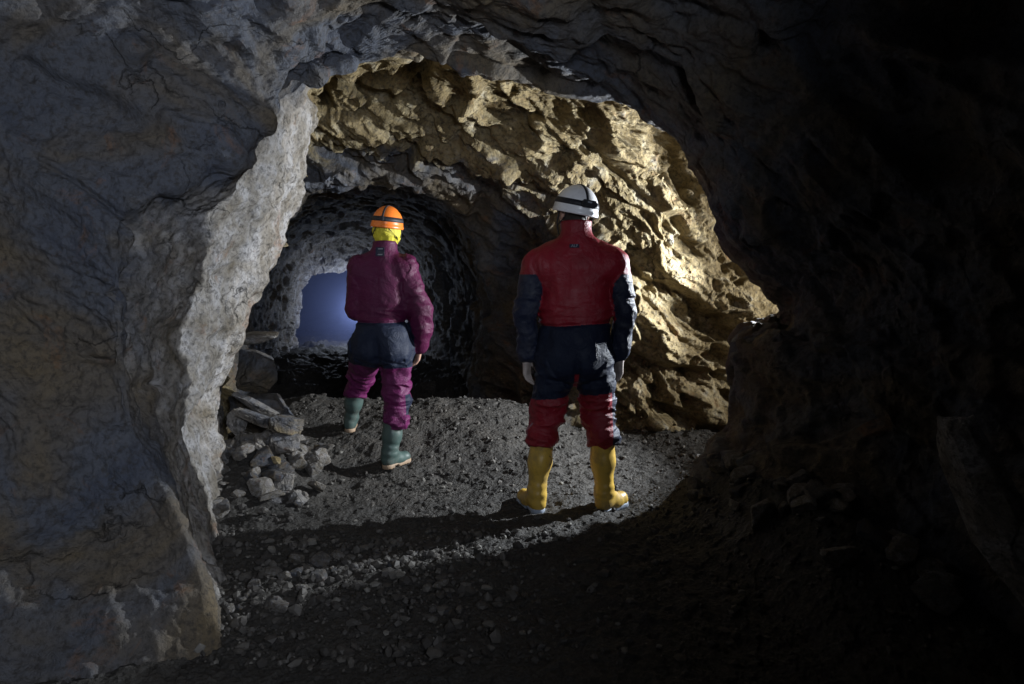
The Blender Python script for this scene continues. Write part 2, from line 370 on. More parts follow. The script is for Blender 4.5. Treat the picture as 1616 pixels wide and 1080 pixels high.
def build_shell():
    A = np.array([r[0] for r in RINGS], np.float64)            # K,19,3
    ts = []
    for k, r in enumerate(RINGS[:-1]): ts.append(k + np.arange(r[1]) / r[1])
    ts = np.concatenate(ts + [np.array([len(RINGS) - 1.0])])
    nk = A.shape[1]
    ss = np.linspace(0, nk - 1, (nk - 1) * 46 + 1)
    tens = np.full(len(A), .42); tens[3] = .08
    B = crom(A, ts, tens)                                              # T,19,3
    C = crom(np.swapaxes(B, 0, 1), ss)                           # S,T,3
    S, T = C.shape[:2]
    du = np.gradient(C, axis=0); dv = np.gradient(C, axis=1)
    N = np.cross(dv, du); N /= np.linalg.norm(N, axis=2, keepdims=True) + 1e-9
    ctr = C.mean(0, keepdims=True)
    sg = np.sign(((ctr - C) * N).sum(2).mean())
    N *= sg                                                      # towards the inside
    kk = np.arange(len(RINGS))
    amp = np.interp(ts, kk, [r[2] for r in RINGS]); och = np.interp(ts, kk, [r[3] for r in RINGS]); pal = np.interp(ts, kk, [r[4] for r in RINGS])
    P = C.reshape(-1, 3); Nn = N.reshape(-1, 3)
    a = np.tile(amp, S); o = np.tile(och, S); p = np.tile(pal, S)
    si = np.repeat(ss, T); ti = np.tile(ts, S)
    # left wall is smoother than the crags of the chamber
    left = 1 - sstep(6.5, 8.5, si)
    near = 1 - sstep(3.9, 4.6, ti)
    smooth_zone = left * near
    # the pale lit zone belongs to the left wall; the ochre rock to roof and right wall
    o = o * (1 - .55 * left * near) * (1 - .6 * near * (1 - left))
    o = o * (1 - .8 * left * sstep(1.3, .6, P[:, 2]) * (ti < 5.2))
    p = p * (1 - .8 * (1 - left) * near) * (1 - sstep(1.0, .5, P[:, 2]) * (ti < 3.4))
    # bedding dips down to the right: work in tilted, stretched coordinates
    c, s_ = math.cos(R(38)), math.sin(R(38))
    Q = np.stack([P[:, 0] * c - P[:, 2] * s_, P[:, 1], P[:, 0] * s_ + P[:, 2] * c], 1)
    Qs = Q * np.array([.55, 1, 1.35])
    wv = np.stack([gnoise(P * 2.2, 61), gnoise(P * 2.2, 62), gnoise(P * 2.2, 63)], 1) * .10
    big = .13 * fbm(P * .9, 2, 1)
    f1 = .17 * facets((Qs + wv) * 2.1, 11, .9)
    f2 = .088 * facets((Qs + wv) * 6.3, 12, .9)
    f3 = .034 * facets((Qs + wv * .6) * 14.0, 13, .9)
    f4 = .007 * facets((Q + wv * .4) * 31.0, 14, .8)
    rd = .030 * ridged(Qs * 3.0 + 5, 3, 31)
    fine = .008 * fbm(P * 22, 3, 41)
    def soft(f):                         # soften the steps a little so they are not sampled as saw teeth
        g = f.reshape(S, T)
        for _ in range(2):
            g = np.pad(g, 1, 'edge'); g = (g[:-2, 1:-1] + 2 * g[1:-1, 1:-1] + g[2:, 1:-1]) / 4
            g = np.pad(g, 1, 'edge'); g = (g[1:-1, :-2] + 2 * g[1:-1, 1:-1] + g[1:-1, 2:]) / 4
        return g.ravel()
    f1 = soft(soft(f1)); f2 = soft(f2); f3 = soft(f3)
    crag = big + f1 + f2 + f3 + f4 + rd + fine
    # smoother weathered sheet with a few cracks and ledges
    led = .05 * facets((Q * np.array([.35, .8, 1.1]) + wv) * 1.9, 51, .8)
    def terr(n, k):                      # ledges with sloping risers
        a_ = n * k; fl = np.floor(a_); return (fl + sstep(.25, .75, a_ - fl)) / k
    sm = (big * .8 + .060 * terr(fbm((Q * np.array([.45, .9, 1.2]) + wv) * 1.5, 3, 51), 4) + .034 * terr(fbm((Qs + wv) * 3.1, 3, 52), 3)
          + .015 * terr(fbm((Qs + wv) * 8, 3, 53), 3) + .005 * ridged(Q * 13, 3, 54) + .004 * fbm(P * 30, 3, 55))
    ck = np.abs(gnoise(Qs * 1.7 + 40 + wv, 77)); sm = sm - .045 * np.exp(-(ck / .018) ** 2) * sstep(.1, .35, gnoise(P * 1.1, 78))
    d = crag * (1 - smooth_zone) + sm * smooth_zone
    scale = np.where(smooth_zone > .5, 1.0, 1.0) * (a * (1 - smooth_zone) + 1.0 * smooth_zone)
    d = d * scale
    d *= np.interp(P[:, 1], [10, 13, 16], [1, .8, .6])
    V = P + Nn * d[:, None]
    I = np.arange(S * T).reshape(S, T)
    F = np.stack([I[:-1, :-1], I[1:, :-1], I[1:, 1:], I[:-1, 1:]], -1).reshape(-1, 4)
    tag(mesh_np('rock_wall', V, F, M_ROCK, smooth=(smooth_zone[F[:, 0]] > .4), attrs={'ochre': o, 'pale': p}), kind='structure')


build_shell()

# mist hanging in the far tunnel
def box_mesh(name, lo, hi, mat):
    bm = bmesh.new(); bmesh.ops.create_cube(bm, size=1)
    for v in bm.verts:
        v.co = [lo[k] + (v.co[k] + .5) * (hi[k] - lo[k]) for k in range(3)]
    me = bpy.data.meshes.new(name); bm.to_mesh(me); bm.free(); me.materials.append(mat)
    o = bpy.data.objects.new(name, me); COL.objects.link(o); return o


q = NT('mist'); q.t.nodes.remove(q.b)
pv = q.n('ShaderNodeVolumePrincipled'); pv.inputs['Density'].default_value = .17; pv.inputs['Color'].default_value = (.40, .49, .98, 1)
pv.inputs['Anisotropy'].default_value = .0
q.l(pv.outputs[0], q.out.inputs['Volume'])
tag(box_mesh('mist', (-6.5, 11.15, -1), (1.5, 25.5, 4), q.m), kind='stuff')

# ------------------------------------------------------------------ figures: distance fields turned into surfaces
class Field:
    def __init__(s, lo, hi, h):
        s.lo = np.array(lo, np.float32); s.h = h
        s.n = tuple(int(math.ceil((hi[k] - lo[k]) / h)) + 1 for k in range(3))
        s.f = np.full(s.n, .2, np.float32); s.lab = np.zeros(s.n, np.uint8)
        s.ax = [s.lo[k] + h * np.arange(s.n[k], dtype=np.float32) for k in range(3)]

    def box(s, lo, hi):
        sl = []
        for k in range(3):
            a = max(0, int((lo[k] - s.lo[k]) / s.h)); b = min(s.n[k], int((hi[k] - s.lo[k]) / s.h) + 2)
            if b <= a: return None
            sl.append(slice(a, b))
        return tuple(sl)

    def grid(s, sl): return np.meshgrid(s.ax[0][sl[0]], s.ax[1][sl[1]], s.ax[2][sl[2]], indexing='ij', sparse=True)

    def put(s, sl, d, k, lab):
        f = s.f[sl]
        if lab is not None:
            m = d < f; L = s.lab[sl]; L[m] = lab; s.lab[sl] = L
        if k > 0:
            hh = np.clip(.5 + .5 * (f - d) / k, 0, 1)
            s.f[sl] = f + (d - f) * hh - k * hh * (1 - hh)
        else: s.f[sl] = np.minimum(f, d)

    def cone(s, a, b, ra, rb, k=.03, lab=None, depth=1.0):
        """tapered capsule from a to b; depth < 1 flattens it front to back"""
        a = np.array(a, float); b = np.array(b, float); m = max(ra, rb) + .06
        sl = s.box(np.minimum(a, b) - m, np.maximum(a, b) + m)
        if sl is None: return
        X, Y, Z = s.grid(sl)
        d = b - a; sy = 1 / depth
        X = X - a[0]; Y = (Y - a[1]) * sy - 0; Z = Z - a[2]; dd = np.array([d[0], d[1] * sy, d[2]])
        L2 = max((dd ** 2).sum(), 1e-9)
        t = np.clip((X * dd[0] + Y * dd[1] + Z * dd[2]) / L2, 0, 1)
        dist = np.sqrt((X - t * dd[0]) ** 2 + (Y - t * dd[1]) ** 2 + (Z - t * dd[2]) ** 2) - (ra + (rb - ra) * t)
        s.put(sl, (dist * (.5 + .5 * depth)).astype(np.float32), k, lab)

    def ell(s, c, r, k=.03, lab=None, rot=None, sub=False):
        c = np.array(c, float); r = np.array(r, float); m = r.max() + .06
        sl = s.box(c - m, c + m)
        if sl is None: return
        X, Y, Z = s.grid(sl); X = X - c[0]; Y = Y - c[1]; Z = Z - c[2]
        if rot is not None:
            q_ = np.array(rot.transposed())
            X, Y, Z = (q_[0, 0] * X + q_[0, 1] * Y + q_[0, 2] * Z, q_[1, 0] * X + q_[1, 1] * Y + q_[1, 2] * Z, q_[2, 0] * X + q_[2, 1] * Y + q_[2, 2] * Z)
        k0 = np.sqrt((X / r[0]) ** 2 + (Y / r[1]) ** 2 + (Z / r[2]) ** 2) + 1e-6
        k1 = np.sqrt((X / r[0] ** 2) ** 2 + (Y / r[1] ** 2) ** 2 + (Z / r[2] ** 2) ** 2) + 1e-6
        d = (k0 * (k0 - 1) / k1).astype(np.float32)
        if sub: s.f[sl] = np.maximum(s.f[sl], -d)
        else: s.put(sl, d, k, lab)

    def points(s, mask):
        i = np.argwhere(mask); return i, s.lo + i * s.h

    def displace(s, fn, band=.035):
        """f += fn(points) near the surface"""
        m = np.abs(s.f) < band
        i, P = s.points(m)
        s.f[m] += fn(P.astype(np.float32), s.lab[m]).astype(np.float32)

    def mesh(s):
        f = s.f; S = f < 0; nx, ny, nz = s.n
        cnt = np.zeros((nx - 1, ny - 1, nz - 1), np.uint8)
        for dx in (0, 1):
            for dy in (0, 1):
                for dz in (0, 1): cnt += S[dx:nx - 1 + dx, dy:ny - 1 + dy, dz:nz - 1 + dz]
        act = (cnt > 0) & (cnt < 8)
        I = np.argwhere(act); idx = np.full(act.shape, -1, np.int32); idx[act] = np.arange(len(I))
        acc = np.zeros((len(I), 3), np.float32); nn = np.zeros(len(I), np.float32)
        cs = [(a, b, c) for a in (0, 1) for b in (0, 1) for c in (0, 1)]
        val = {c: f[I[:, 0] + c[0], I[:, 1] + c[1], I[:, 2] + c[2]] for c in cs}
        for c in cs:
            for ax in range(3):
                if c[ax] == 0:
                    e = list(c); e[ax] = 1; e = tuple(e)
                    va, vb = val[c], val[e]; m = (va < 0) != (vb < 0)
                    t = np.where(m, va / np.where(m, va - vb, 1), 0)
                    p = np.zeros((len(I), 3), np.float32) + np.array(c, np.float32); p[:, ax] += t
                    acc[m] += p[m]; nn[m] += 1
        V = s.lo + (I + acc / nn[:, None]) * s.h
        Q = []
        for ax in range(3):
            o1, o2 = [k for k in range(3) if k != ax]
            A = [slice(None)] * 3; A[ax] = slice(0, -1); B = [slice(None)] * 3; B[ax] = slice(1, None)
            ch = S[tuple(A)] != S[tuple(B)]
            E = np.argwhere(ch); E = E[(E[:, o1] > 0) & (E[:, o2] > 0) & (E[:, o1] < s.n[o1] - 1) & (E[:, o2] < s.n[o2] - 1)]
            ins = S[E[:, 0], E[:, 1], E[:, 2]]
            def cell(a, b):
                C = E.copy(); C[:, o1] -= a; C[:, o2] -= b
                return idx[C[:, 0], C[:, 1], C[:, 2]]
            q4 = np.stack([cell(1, 1), cell(0, 1), cell(0, 0), cell(1, 0)], 1)
            flip = ins if ax != 1 else ~ins
            q4[~flip] = q4[~flip][:, ::-1]
            Q.append(q4)
        F = np.concatenate(Q)
        Lb = s.lab[I[:, 0], I[:, 1], I[:, 2]]
        return V, F, Lb


# ---- cloth, rubber, skin
def cloth_material(name, col, dirt=(.16, .15, .14), amt=.35, rough=.5, worn=0.0, dscale=9):
    q = NT(name); P = q.n('ShaderNodeTexCoord').outputs['Object']
    n = q.noise(P, dscale, 7, .68, .4); n2 = q.noise(P, 45, 5, .7)
    c = q.mix(q.ramp(n, [(.46, g3(0)), (.72, g3(amt))]), col, dirt)
    c = q.mix(q.ramp(n2, [(.55, g3(0)), (.75, g3(amt * .8 + worn))]), c, dirt)
    c = q.mix(q.ramp(q.noise(P, 4, 4, .6), [(.35, g3(.35)), (.6, g3(0))]), c, tuple(v * .45 for v in col))
    q.l(c, q.b.inputs['Base Color']); q.b.inputs['Roughness'].default_value = rough
    q.b.inputs['Specular IOR Level'].default_value = .42 if col[0] > .2 else .24
    b = q.bump(q.noise(P, 60, 4, .6), .004, .5); b = q.bump(q.noise(P, 11, 5, .7, 1.6), .022, .6, b); q.l(b, q.b.inputs['Normal'])
    return q.m


def plain(name, col, rough=.5, spec=.5, dirt=None, amt=.4, scale=25, metal=0):
    q = NT(name)
    if dirt:
        P = q.n('ShaderNodeTexCoord').outputs['Object']
        c = q.mix(q.ramp(q.noise(P, scale, 6, .7), [(.48, g3(0)), (.72, g3(amt))]), col, dirt); q.l(c, q.b.inputs['Base Color'])
    else: q.b.inputs['Base Color'].default_value = (*col, 1)
    q.b.inputs['Roughness'].default_value = rough; q.b.inputs['Specular IOR Level'].default_value = spec; q.b.inputs['Metallic'].default_value = metal
    return q.m


RED = cloth_material('red_cordura', (.24, .006, .018), (.15, .05, .045), .22, .5)
NAVY = cloth_material('navy_cordura', (.013, .018, .042), (.10, .105, .11), .4, .5, .1, 13)
NAVY_SEAT = cloth_material('muddy_navy_cordura', (.006, .011, .030), (.024, .034, .058), .45, .62, .08, 11)
PURPLE = cloth_material('plum_cordura', (.075, .007, .040), (.08, .025, .055), .25, .5)
PURPLE_LEG = cloth_material('muddy_plum_cordura', (.115, .012, .075), (.11, .045, .085), .35, .5)
YELLOW = plain('yellow_rubber', (.62, .40, .07), .42, .5, (.20, .15, .08), .95, 7)
SOLE_PALE = plain('grey_blue_sole', (.36, .42, .52), .6, .4, (.12, .11, .10), .7, 30)
GREEN = plain('green_rubber', (.055, .090, .082), .45, .5, (.12, .12, .105), .8, 8)
SOLE_TAN = plain('tan_sole', (.34, .24, .16), .65, .4, (.10, .09, .08), .6, 30)
SKIN = plain('skin', (.46, .27, .20), .5, .4, (.24, .16, .13), .5, 20)
GLOVE = plain('pale_glove', (.42, .36, .33), .6, .4, (.16, .13, .12), .6, 25)
HAIR = plain('dark_hair', (.03, .025, .02), .6, .3, (.09, .08, .07), .5, 90)
WHITE = plain('white_plastic', (.82, .83, .85), .28, .5, (.42, .40, .38), .3, 14)
ORANGE = plain('orange_plastic', (.78, .19, .025), .35, .5, (.38, .13, .04), .4, 14)
BLACK = plain('black_webbing', (.014, .015, .020), .6, .4, (.05, .05, .055), .6, 40)
HOOD = cloth_material('yellow_hood', (.62, .55, .035), (.3, .26, .05), .4, .6)
GREYMARK = plain('grey_print', (.22, .24, .28), .5)
LENS = plain('lamp_glass', (.3, .33, .36), .1, .8)
FACEDARK = plain('eye_dark', (.02, .015, .012), .2)


def hand(F, w, side, d=(0, .1, -1), fwd=(0, 1, 0), scale=1.0, lab=5):
    """relaxed hand below wrist w; side = +1 when the body lies towards +x"""
    w = Vector(w); d = Vector(d).normalized(); f = (Vector(fwd) - d * Vector(fwd).dot(d)).normalized(); n = d.cross(f).normalized()
    if n.x * side < 0: n = -n                        # n points from the back of the hand towards the body (palm side)
    S = scale
    F.cone(w - d * .05, w + d * .01, .026 * S, .024 * S, .012, lab)
    for o in (-.026, -.009, .009, .024): F.cone(w + d * .012 + f * o * .6 * S, w + d * .078 * S + f * o * S, .016 * S, .0125 * S, .012, lab)
    L = (.062, .076, .082, .072); spread = (-.031, -.011, .010, .030)
    for k in range(4):
        l = L[k] * S; p = w + d * .082 * S + f * spread[k] * S; curl = .32 + .10 * (3 - k)
        dd = d.copy()
        for seg, (fr, r0, r1) in enumerate(((.48, .0098, .0090), (.30, .0090, .0082), (.24, .0082, .0068))):
            dd = (dd * math.cos(curl * (.7 + .35 * seg)) + n * math.sin(curl * (.7 + .35 * seg))).normalized()
            e = p + dd * l * fr; F.cone(p, e, r0 * S, r1 * S, .003, lab); p = e
    p = w + d * .022 * S + f * .024 * S + n * .008 * S
    for fr, dv, r0, r1 in ((.040, d * .65 + f * .65 + n * .35, .0135, .0115), (.030, d * .85 + f * .30 + n * .40, .0112, .0098), (.024, d * .9 + f * .05 + n * .45, .0098, .0078)):
        e = p + Vector(dv).normalized() * fr * S; F.cone(p, e, r0 * S, r1 * S, .006, lab); p = e


def head(F, c, yaw, roll, s=1.0, lab=4):
    rot = Matrix.Rotation(yaw, 3, 'Z') @ Matrix.Rotation(roll, 3, 'Y')
    c = Vector(c)
    def T(x, y, z): return c + rot @ (Vector((x, y, z)) * s)
    def E(p, r, k): F.ell(T(*p), [v * s for v in r], k, lab, rot)
    E((0, -.012, .03), (.076, .094, .088), .02)       # skull
    E((0, .028, -.028), (.062, .066, .085), .03)      # face
    E((0, .062, -.092), (.026, .026, .020), .02)      # chin
    F.cone(T(0, .095, .022), T(0, .118, -.022), .009 * s, .015 * s, .010, lab)   # nose
    for sx in (-1, 1):
        E((sx * .030, .086, .012), (.014, .010, .010), .006)     # eyeball under the lid
        E((sx * .078, .000, -.005), (.010, .020, .032), .006)    # ear
        E((sx * .036, .070, -.022), (.022, .020, .020), .015)    # cheek
        E((sx * .030, .088, .032), (.024, .010, .007), .008)     # brow
    E((0, .092, -.052), (.024, .010, .006), .005)     # lips
    E((0, .090, -.063), (.020, .010, .006), .004)
    return T, rot


def smooth_mesh(V, F, it=1):
    """a little Laplacian smoothing"""
    n = len(V)
    for _ in range(it):
        acc = np.zeros_like(V); cnt = np.zeros(n, np.float32)
        for k in range(4):
            a = F[:, k]; b = F[:, (k + 1) % 4]
            for d_ in range(3): acc[:, d_] += np.bincount(a, V[b, d_], n)
            cnt += np.bincount(a, minlength=n)
        V = V * .4 + .6 * acc / np.maximum(cnt, 1)[:, None]
    return V


def band(name, pts_fn, t0, t1, width_dir, wid, thick, mat, parent, n=48, closed=False):
    """strap: sweeps a thin rectangular section along pts_fn(t) -> (point, outward normal, across direction)"""
    V = []; Fc = []
    for i in range(n + 1):
        t = t0 + (t1 - t0) * i / n; p, no, ac = pts_fn(t)
        for a, b in ((-1, 0), (-1, 1), (1, 1), (1, 0)): V.append(p + ac * (a * wid / 2) + no * (b * thick - .002))
    for i in range(n):
        for k in range(4): Fc.append((i * 4 + k, i * 4 + (k + 1) % 4, i * 4 + 4 + (k + 1) % 4, i * 4 + 4 + k))
    Fc.append((0, 1, 2, 3)); Fc.append((4 * n + 3, 4 * n + 2, 4 * n + 1, 4 * n))
    return mesh_np(name, [tuple(v) for v in V], Fc, mat, parent)


def rbox(name, c, size, rot, mat, parent, bev=.004):
    bm = bmesh.new(); bmesh.ops.create_cube(bm, size=1)
    for v in bm.verts: v.co = Vector((v.co.x * size[0], v.co.y * size[1], v.co.z * size[2]))
    bmesh.ops.bevel(bm, geom=list(bm.edges), offset=bev, segments=2, affect='EDGES')
    for v in bm.verts: v.co = rot @ v.co + Vector(c)
    me = bpy.data.meshes.new(name); bm.to_mesh(me); bm.free(); me.materials.append(mat)
    o = bpy.data.objects.new(name, me); COL.objects.link(o); o.parent = parent
    return o


def tube(name, pts, r, mat, parent, n=8):
    V = []; Fc = []; pts = [Vector(p) for p in pts]
    for i, p in enumerate(pts):
        d = (pts[min(i + 1, len(pts) - 1)] - pts[max(i - 1, 0)]).normalized(); u = d.orthogonal().normalized(); v = d.cross(u)
        for k in range(n): V.append(p + (u * math.cos(2 * math.pi * k / n) + v * math.sin(2 * math.pi * k / n)) * r)
    for i in range(len(pts) - 1):
        for k in range(n): Fc.append((i * n + k, i * n + (k + 1) % n, (i + 1) * n + (k + 1) % n, (i + 1) * n + k))
    return mesh_np(name, [tuple(v) for v in V], Fc, mat, parent)


def helmet(root, c, rot, rad, shell_mat, big_pack, s=1.0):
    """shell with a turned-up rim, band, over-strap, lamp in front, pack behind; all hung on the shell"""
    c = Vector(c); m = .02
    F = Field(c - Vector((.18, .2, .12)), c + Vector((.18, .2, .2)), .0045)
    F.ell(c, rad, 0, 1, rot)
    X, Y, Z = F.grid((slice(None),) * 3)
    ri = np.array(rot.transposed()); X = X - c[0]; Y = Y - c[1]; Z = Z - c[2]
    lx = ri[0, 0] * X + ri[0, 1] * Y + ri[0, 2] * Z; ly = ri[1, 0] * X + ri[1, 1] * Y + ri[1, 2] * Z; lz = ri[2, 0] * X + ri[2, 1] * Y + ri[2, 2] * Z
    sh = F.f.copy()
    k0 = np.sqrt((lx / rad[0]) ** 2 + (ly / rad[1]) ** 2)
    rim = np.maximum(np.abs(lz + .012 + .010 * np.clip(-ly / rad[1], -1, 1)) - .006, (k0 - 1.02) * rad[0])    # outward lip
    hh = np.clip(.5 + .5 * (sh - rim) / .012, 0, 1); sh = sh + (rim - sh) * hh - .012 * hh * (1 - hh)
    sh = np.maximum(sh, -(lz + .020 + .012 * np.clip(-ly / rad[1], -1, 1)))    # open underside
    inner = (np.sqrt((lx / (rad[0] - .008)) ** 2 + (ly / (rad[1] - .008)) ** 2 + (lz / (rad[2] - .008)) ** 2) - 1) * .09
    sh = np.maximum(sh, -inner)
    # vent holes
    for vx in (-1, 1):
        for vy in (.30, .62):
            a = Vector((vx * .62, vy * .6 - .05, .0)); z = math.sqrt(max(0, 1 - a.x ** 2 - a.y ** 2))
            p = Vector((a.x * rad[0], a.y * rad[1], z * rad[2]))
            d = np.sqrt(((lx - p.x) / .006) ** 2 + ((ly - p.y) / .016) ** 2 + ((lz - p.z) / .012) ** 2) - 1
            sh = np.maximum(sh, -d * .008)
    F.f = sh.astype(np.float32)
    V, Fc, _ = F.mesh(); V = smooth_mesh(V, Fc, 1)
    hm = mesh_np('helmet', V, Fc, shell_mat, root)
    def surf(az, el):            # az 0 = front, el 0 = rim
        p = Vector((-math.sin(az) * math.cos(el) * rad[0], math.cos(az) * math.cos(el) * rad[1], math.sin(el) * rad[2]))
        n_ = Vector((p.x / rad[0] ** 2, p.y / rad[1] ** 2, p.z / rad[2] ** 2)).normalized()
        return p, n_
    def ring(t):
        el = .30 - .10 * math.cos(t * 2 * math.pi) * -1
        p, n_ = surf(t * 2 * math.pi, el); p2, _ = surf(t * 2 * math.pi + .02, el)
        tg = (p2 - p).normalized(); ac = n_.cross(tg)
        return c + rot @ p, rot @ n_, rot @ ac
    def over(t):
        p, n_ = surf(0, t * math.pi); p2, _ = surf(0, t * math.pi + .02); tg = (p2 - p).normalized()
        return c + rot @ p, rot @ n_, rot @ n_.cross(tg)
    band('head_strap', ring, 0, 1, None, .030, .005, BLACK, hm, 72)
    band('top_strap', over, .07, .93 if big_pack else .93, None, .020 if big_pack else .012, .005, BLACK, hm, 40)
    pf, nf = surf(0, .36); pb, nb = surf(math.pi, .20)
    lampc = c + rot @ (pf + nf * .022)
    lr = rot @ Matrix.Rotation(R(12), 3, 'X')
    lb = rbox('headlamp', lampc, (.062, .040, .046), lr, BLACK, hm, .009)
    rbox('lens', lampc + lr @ Vector((0, .021, 0)), (.040, .006, .030), lr, LENS, hm, .0025)
    if big_pack:
        bp = rbox('battery_pack', c + rot @ (pb + nb * .016), (.085, .034, .040), rot, BLACK, hm, .008)
        rbox('badge', c + rot @ (pb + nb * .034 + Vector((-.008, 0, .004))), (.026, .002, .008), rot, GREYMARK, hm, .0008)
        rbox('adjuster', c + rot @ (pb + nb * .004 + Vector((.012, .004, -.042))), (.055, .020, .022), rot, shell_mat, hm, .006)
    else:
        rbox('buckle', c + rot @ (pb + nb * .008), (.026, .014, .030), rot, BLACK, hm, .004)
    return hm, surf


def boot(root, shaft_top, ankle, heel, toe, gz, rt, ra, mat, smat, foot=.044):
    """wellington boot > sole"""
    pts = np.array([shaft_top, ankle, heel, toe])
    F = Field(pts.min(0) - .14, pts.max(0) + .14, .0055)
    st, an, he, to = map(Vector, (shaft_top, ankle, heel, toe))
    mid = st.lerp(an, .45)
    F.cone(st, mid, rt, rt * .95, .02); F.cone(mid, an, rt * .95, ra, .03)
    F.cone(an, he + Vector((0, 0, .018)), ra, foot * .98, .035)
    instep = he.lerp(to, .45) + Vector((0, 0, .028))
    F.cone(an + Vector((0, 0, -.02)), instep, ra * .92, foot * .92, .03)
    F.cone(he + Vector((0, 0, .01)), he.lerp(to, .6), foot * .92, foot * .98, .03)
    F.cone(he.lerp(to, .55), to, foot * .98, foot, .025)
    F.cone(st + Vector((0, 0, -.004)), st + Vector((0, 0, .004)), rt * 1.03, rt * 1.03, .006)
    X, Y, Z = F.grid((slice(None),) * 3)
    F.f = np.maximum(F.f, (gz + .020) - Z).astype(np.float32)            # flat underside
    F.f = np.maximum(F.f, Z - (st.z + .012)).astype(np.float32)
    def wr(P, L):
        za = (P[:, 2] - an.z) / .10; m = np.exp(-(za - .1) ** 2 * 3)
        return -.0018 * m * np.sin(P[:, 2] * 120 + 5 * gnoise(P * 7, 3) + P[:, 0] * 30) + .003 * fbm(P * 14, 2, 8)
    F.displace(wr)
    V, Fc, _ = F.mesh(); V = smooth_mesh(V, Fc, 1)
    b = mesh_np('boot', V, Fc, mat, root)
    G = Field(np.minimum(he, to) - Vector((.09, .09, .06)), np.maximum(he, to) + Vector((.09, .09, .06)), .005)
    h0 = Vector((he.x, he.y, gz + .018)); t0 = Vector((to.x, to.y, gz + .018)); m0 = h0.lerp(t0, .5)
    G.cone(h0, m0, foot * 1.0, foot * .90, .01); G.cone(m0, t0, foot * .92, foot * 1.08, .01)
    X, Y, Z = G.grid((slice(None),) * 3)
    ax = (t0 - h0).normalized(); u = (X - h0.x) * ax.x + (Y - h0.y) * ax.y; L = (t0 - h0).length
    arch = np.where((u > L * .18) & (u < L * .42), .014, 0)              # heel block and arch
    tread = .004 * (np.sin(u * 260) > .3)
    G.f = np.maximum(np.maximum(G.f, (gz + arch + tread) - Z), Z - (gz + .032)).astype(np.float32)
    V, Fc, _ = G.mesh(); V = smooth_mesh(V, Fc, 1)
    mesh_np('sole', V, Fc, smat, b)
    return b


def cloth_folds(J, amp=1.0, seed=0, leg_top=.9, torso_lo=1.08):
    def fn(P, L):
        x, y, z = P[:, 0], P[:, 1], P[:, 2]
        w = np.stack([gnoise(P * 4, seed + 1), gnoise(P * 4, seed + 2), gnoise(P * 4, seed + 3)], 1) * .10
        arm = (L == 1); leg = (L == 3); tor = ~(arm | leg)
        # sleeves and trouser legs crease across, the back hangs in long diagonal folds
        across = ridged((P + w) * np.array([5, 5, 12]), 2, seed + 5)
        diag = np.stack([x + .5 * z * np.sign(x + .02), y, z - .5 * np.abs(x)], 1)
        lng = ridged((diag + w) * np.array([9, 5, 3.2]), 2, seed + 7)
        soft = fbm((P + w) * 6, 2, seed + 9)
        hem = np.exp(-((z - torso_lo - .05) / .07) ** 2)
        crs = ridged((P + w * .7) * np.array([4, 4, 24]), 2, seed + 11)
        d = np.zeros(len(P), np.float32)
        d = np.where(arm, -.0075 * across - .006 * soft, d)
        d = np.where(leg, -.0095 * across * (1.0 + .6 * (z < leg_top * .72)) - .008 * soft, d)
        d = np.where(tor, -.0032 * lng * (1 - hem) - .0065 * crs * hem - .007 * soft, d)
        return d * amp
    return fn


def seat_seam(cx, z0, z1):
    """cleft and under-seat creases"""
    def fn(P, L):
        x, y, z = P[:, 0] - cx, P[:, 1], P[:, 2]; bk = sstep(.02, -.05, y)
        m = sstep(z0 - .04, z0 + .03, z) * sstep(z1 + .05, z1 - .05, z)
        g = .018 * np.exp(-(x / .020) ** 2) * m
        cr = .009 * np.exp(-((z - z0 - .11 - .25 * np.abs(x)) / .012) ** 2) * (np.abs(x) < .16)
        cr2 = .006 * np.exp(-((z - z0 - .17 + .35 * np.abs(x)) / .010) ** 2) * (np.abs(x) < .17)
        pouch = -.014 * np.exp(-((np.abs(x) - .085) / .06) ** 2 - ((z - z0 - .20) / .075) ** 2)
        return bk * (g + cr + cr2 + pouch) * ((L == 2) | (L == 3))
    return fn


def text_mesh(name, body, size, mat, parent, M):
    cu = bpy.data.curves.new(name, 'FONT'); cu.body = body; cu.size = size; cu.extrude = .0006; cu.align_x = 'CENTER'; cu.align_y = 'CENTER'; cu.offset = size * .02
    t = bpy.data.objects.new(name, cu); COL.objects.link(t); bpy.context.view_layer.update()
    me = bpy.data.meshes.new_from_object(t.evaluated_get(bpy.context.evaluated_depsgraph_get()))
    bpy.data.objects.remove(t); me.name = name; me.transform(M); me.materials.clear(); me.materials.append(mat)
    o = bpy.data.objects.new(name, me); COL.objects.link(o); o.parent = parent
    return o


def back_y(V, x, z, r=.02):
    m = (np.abs(V[:, 0] - x) < r) & (np.abs(V[:, 2] - z) < r)
    return V[m, 1].min()


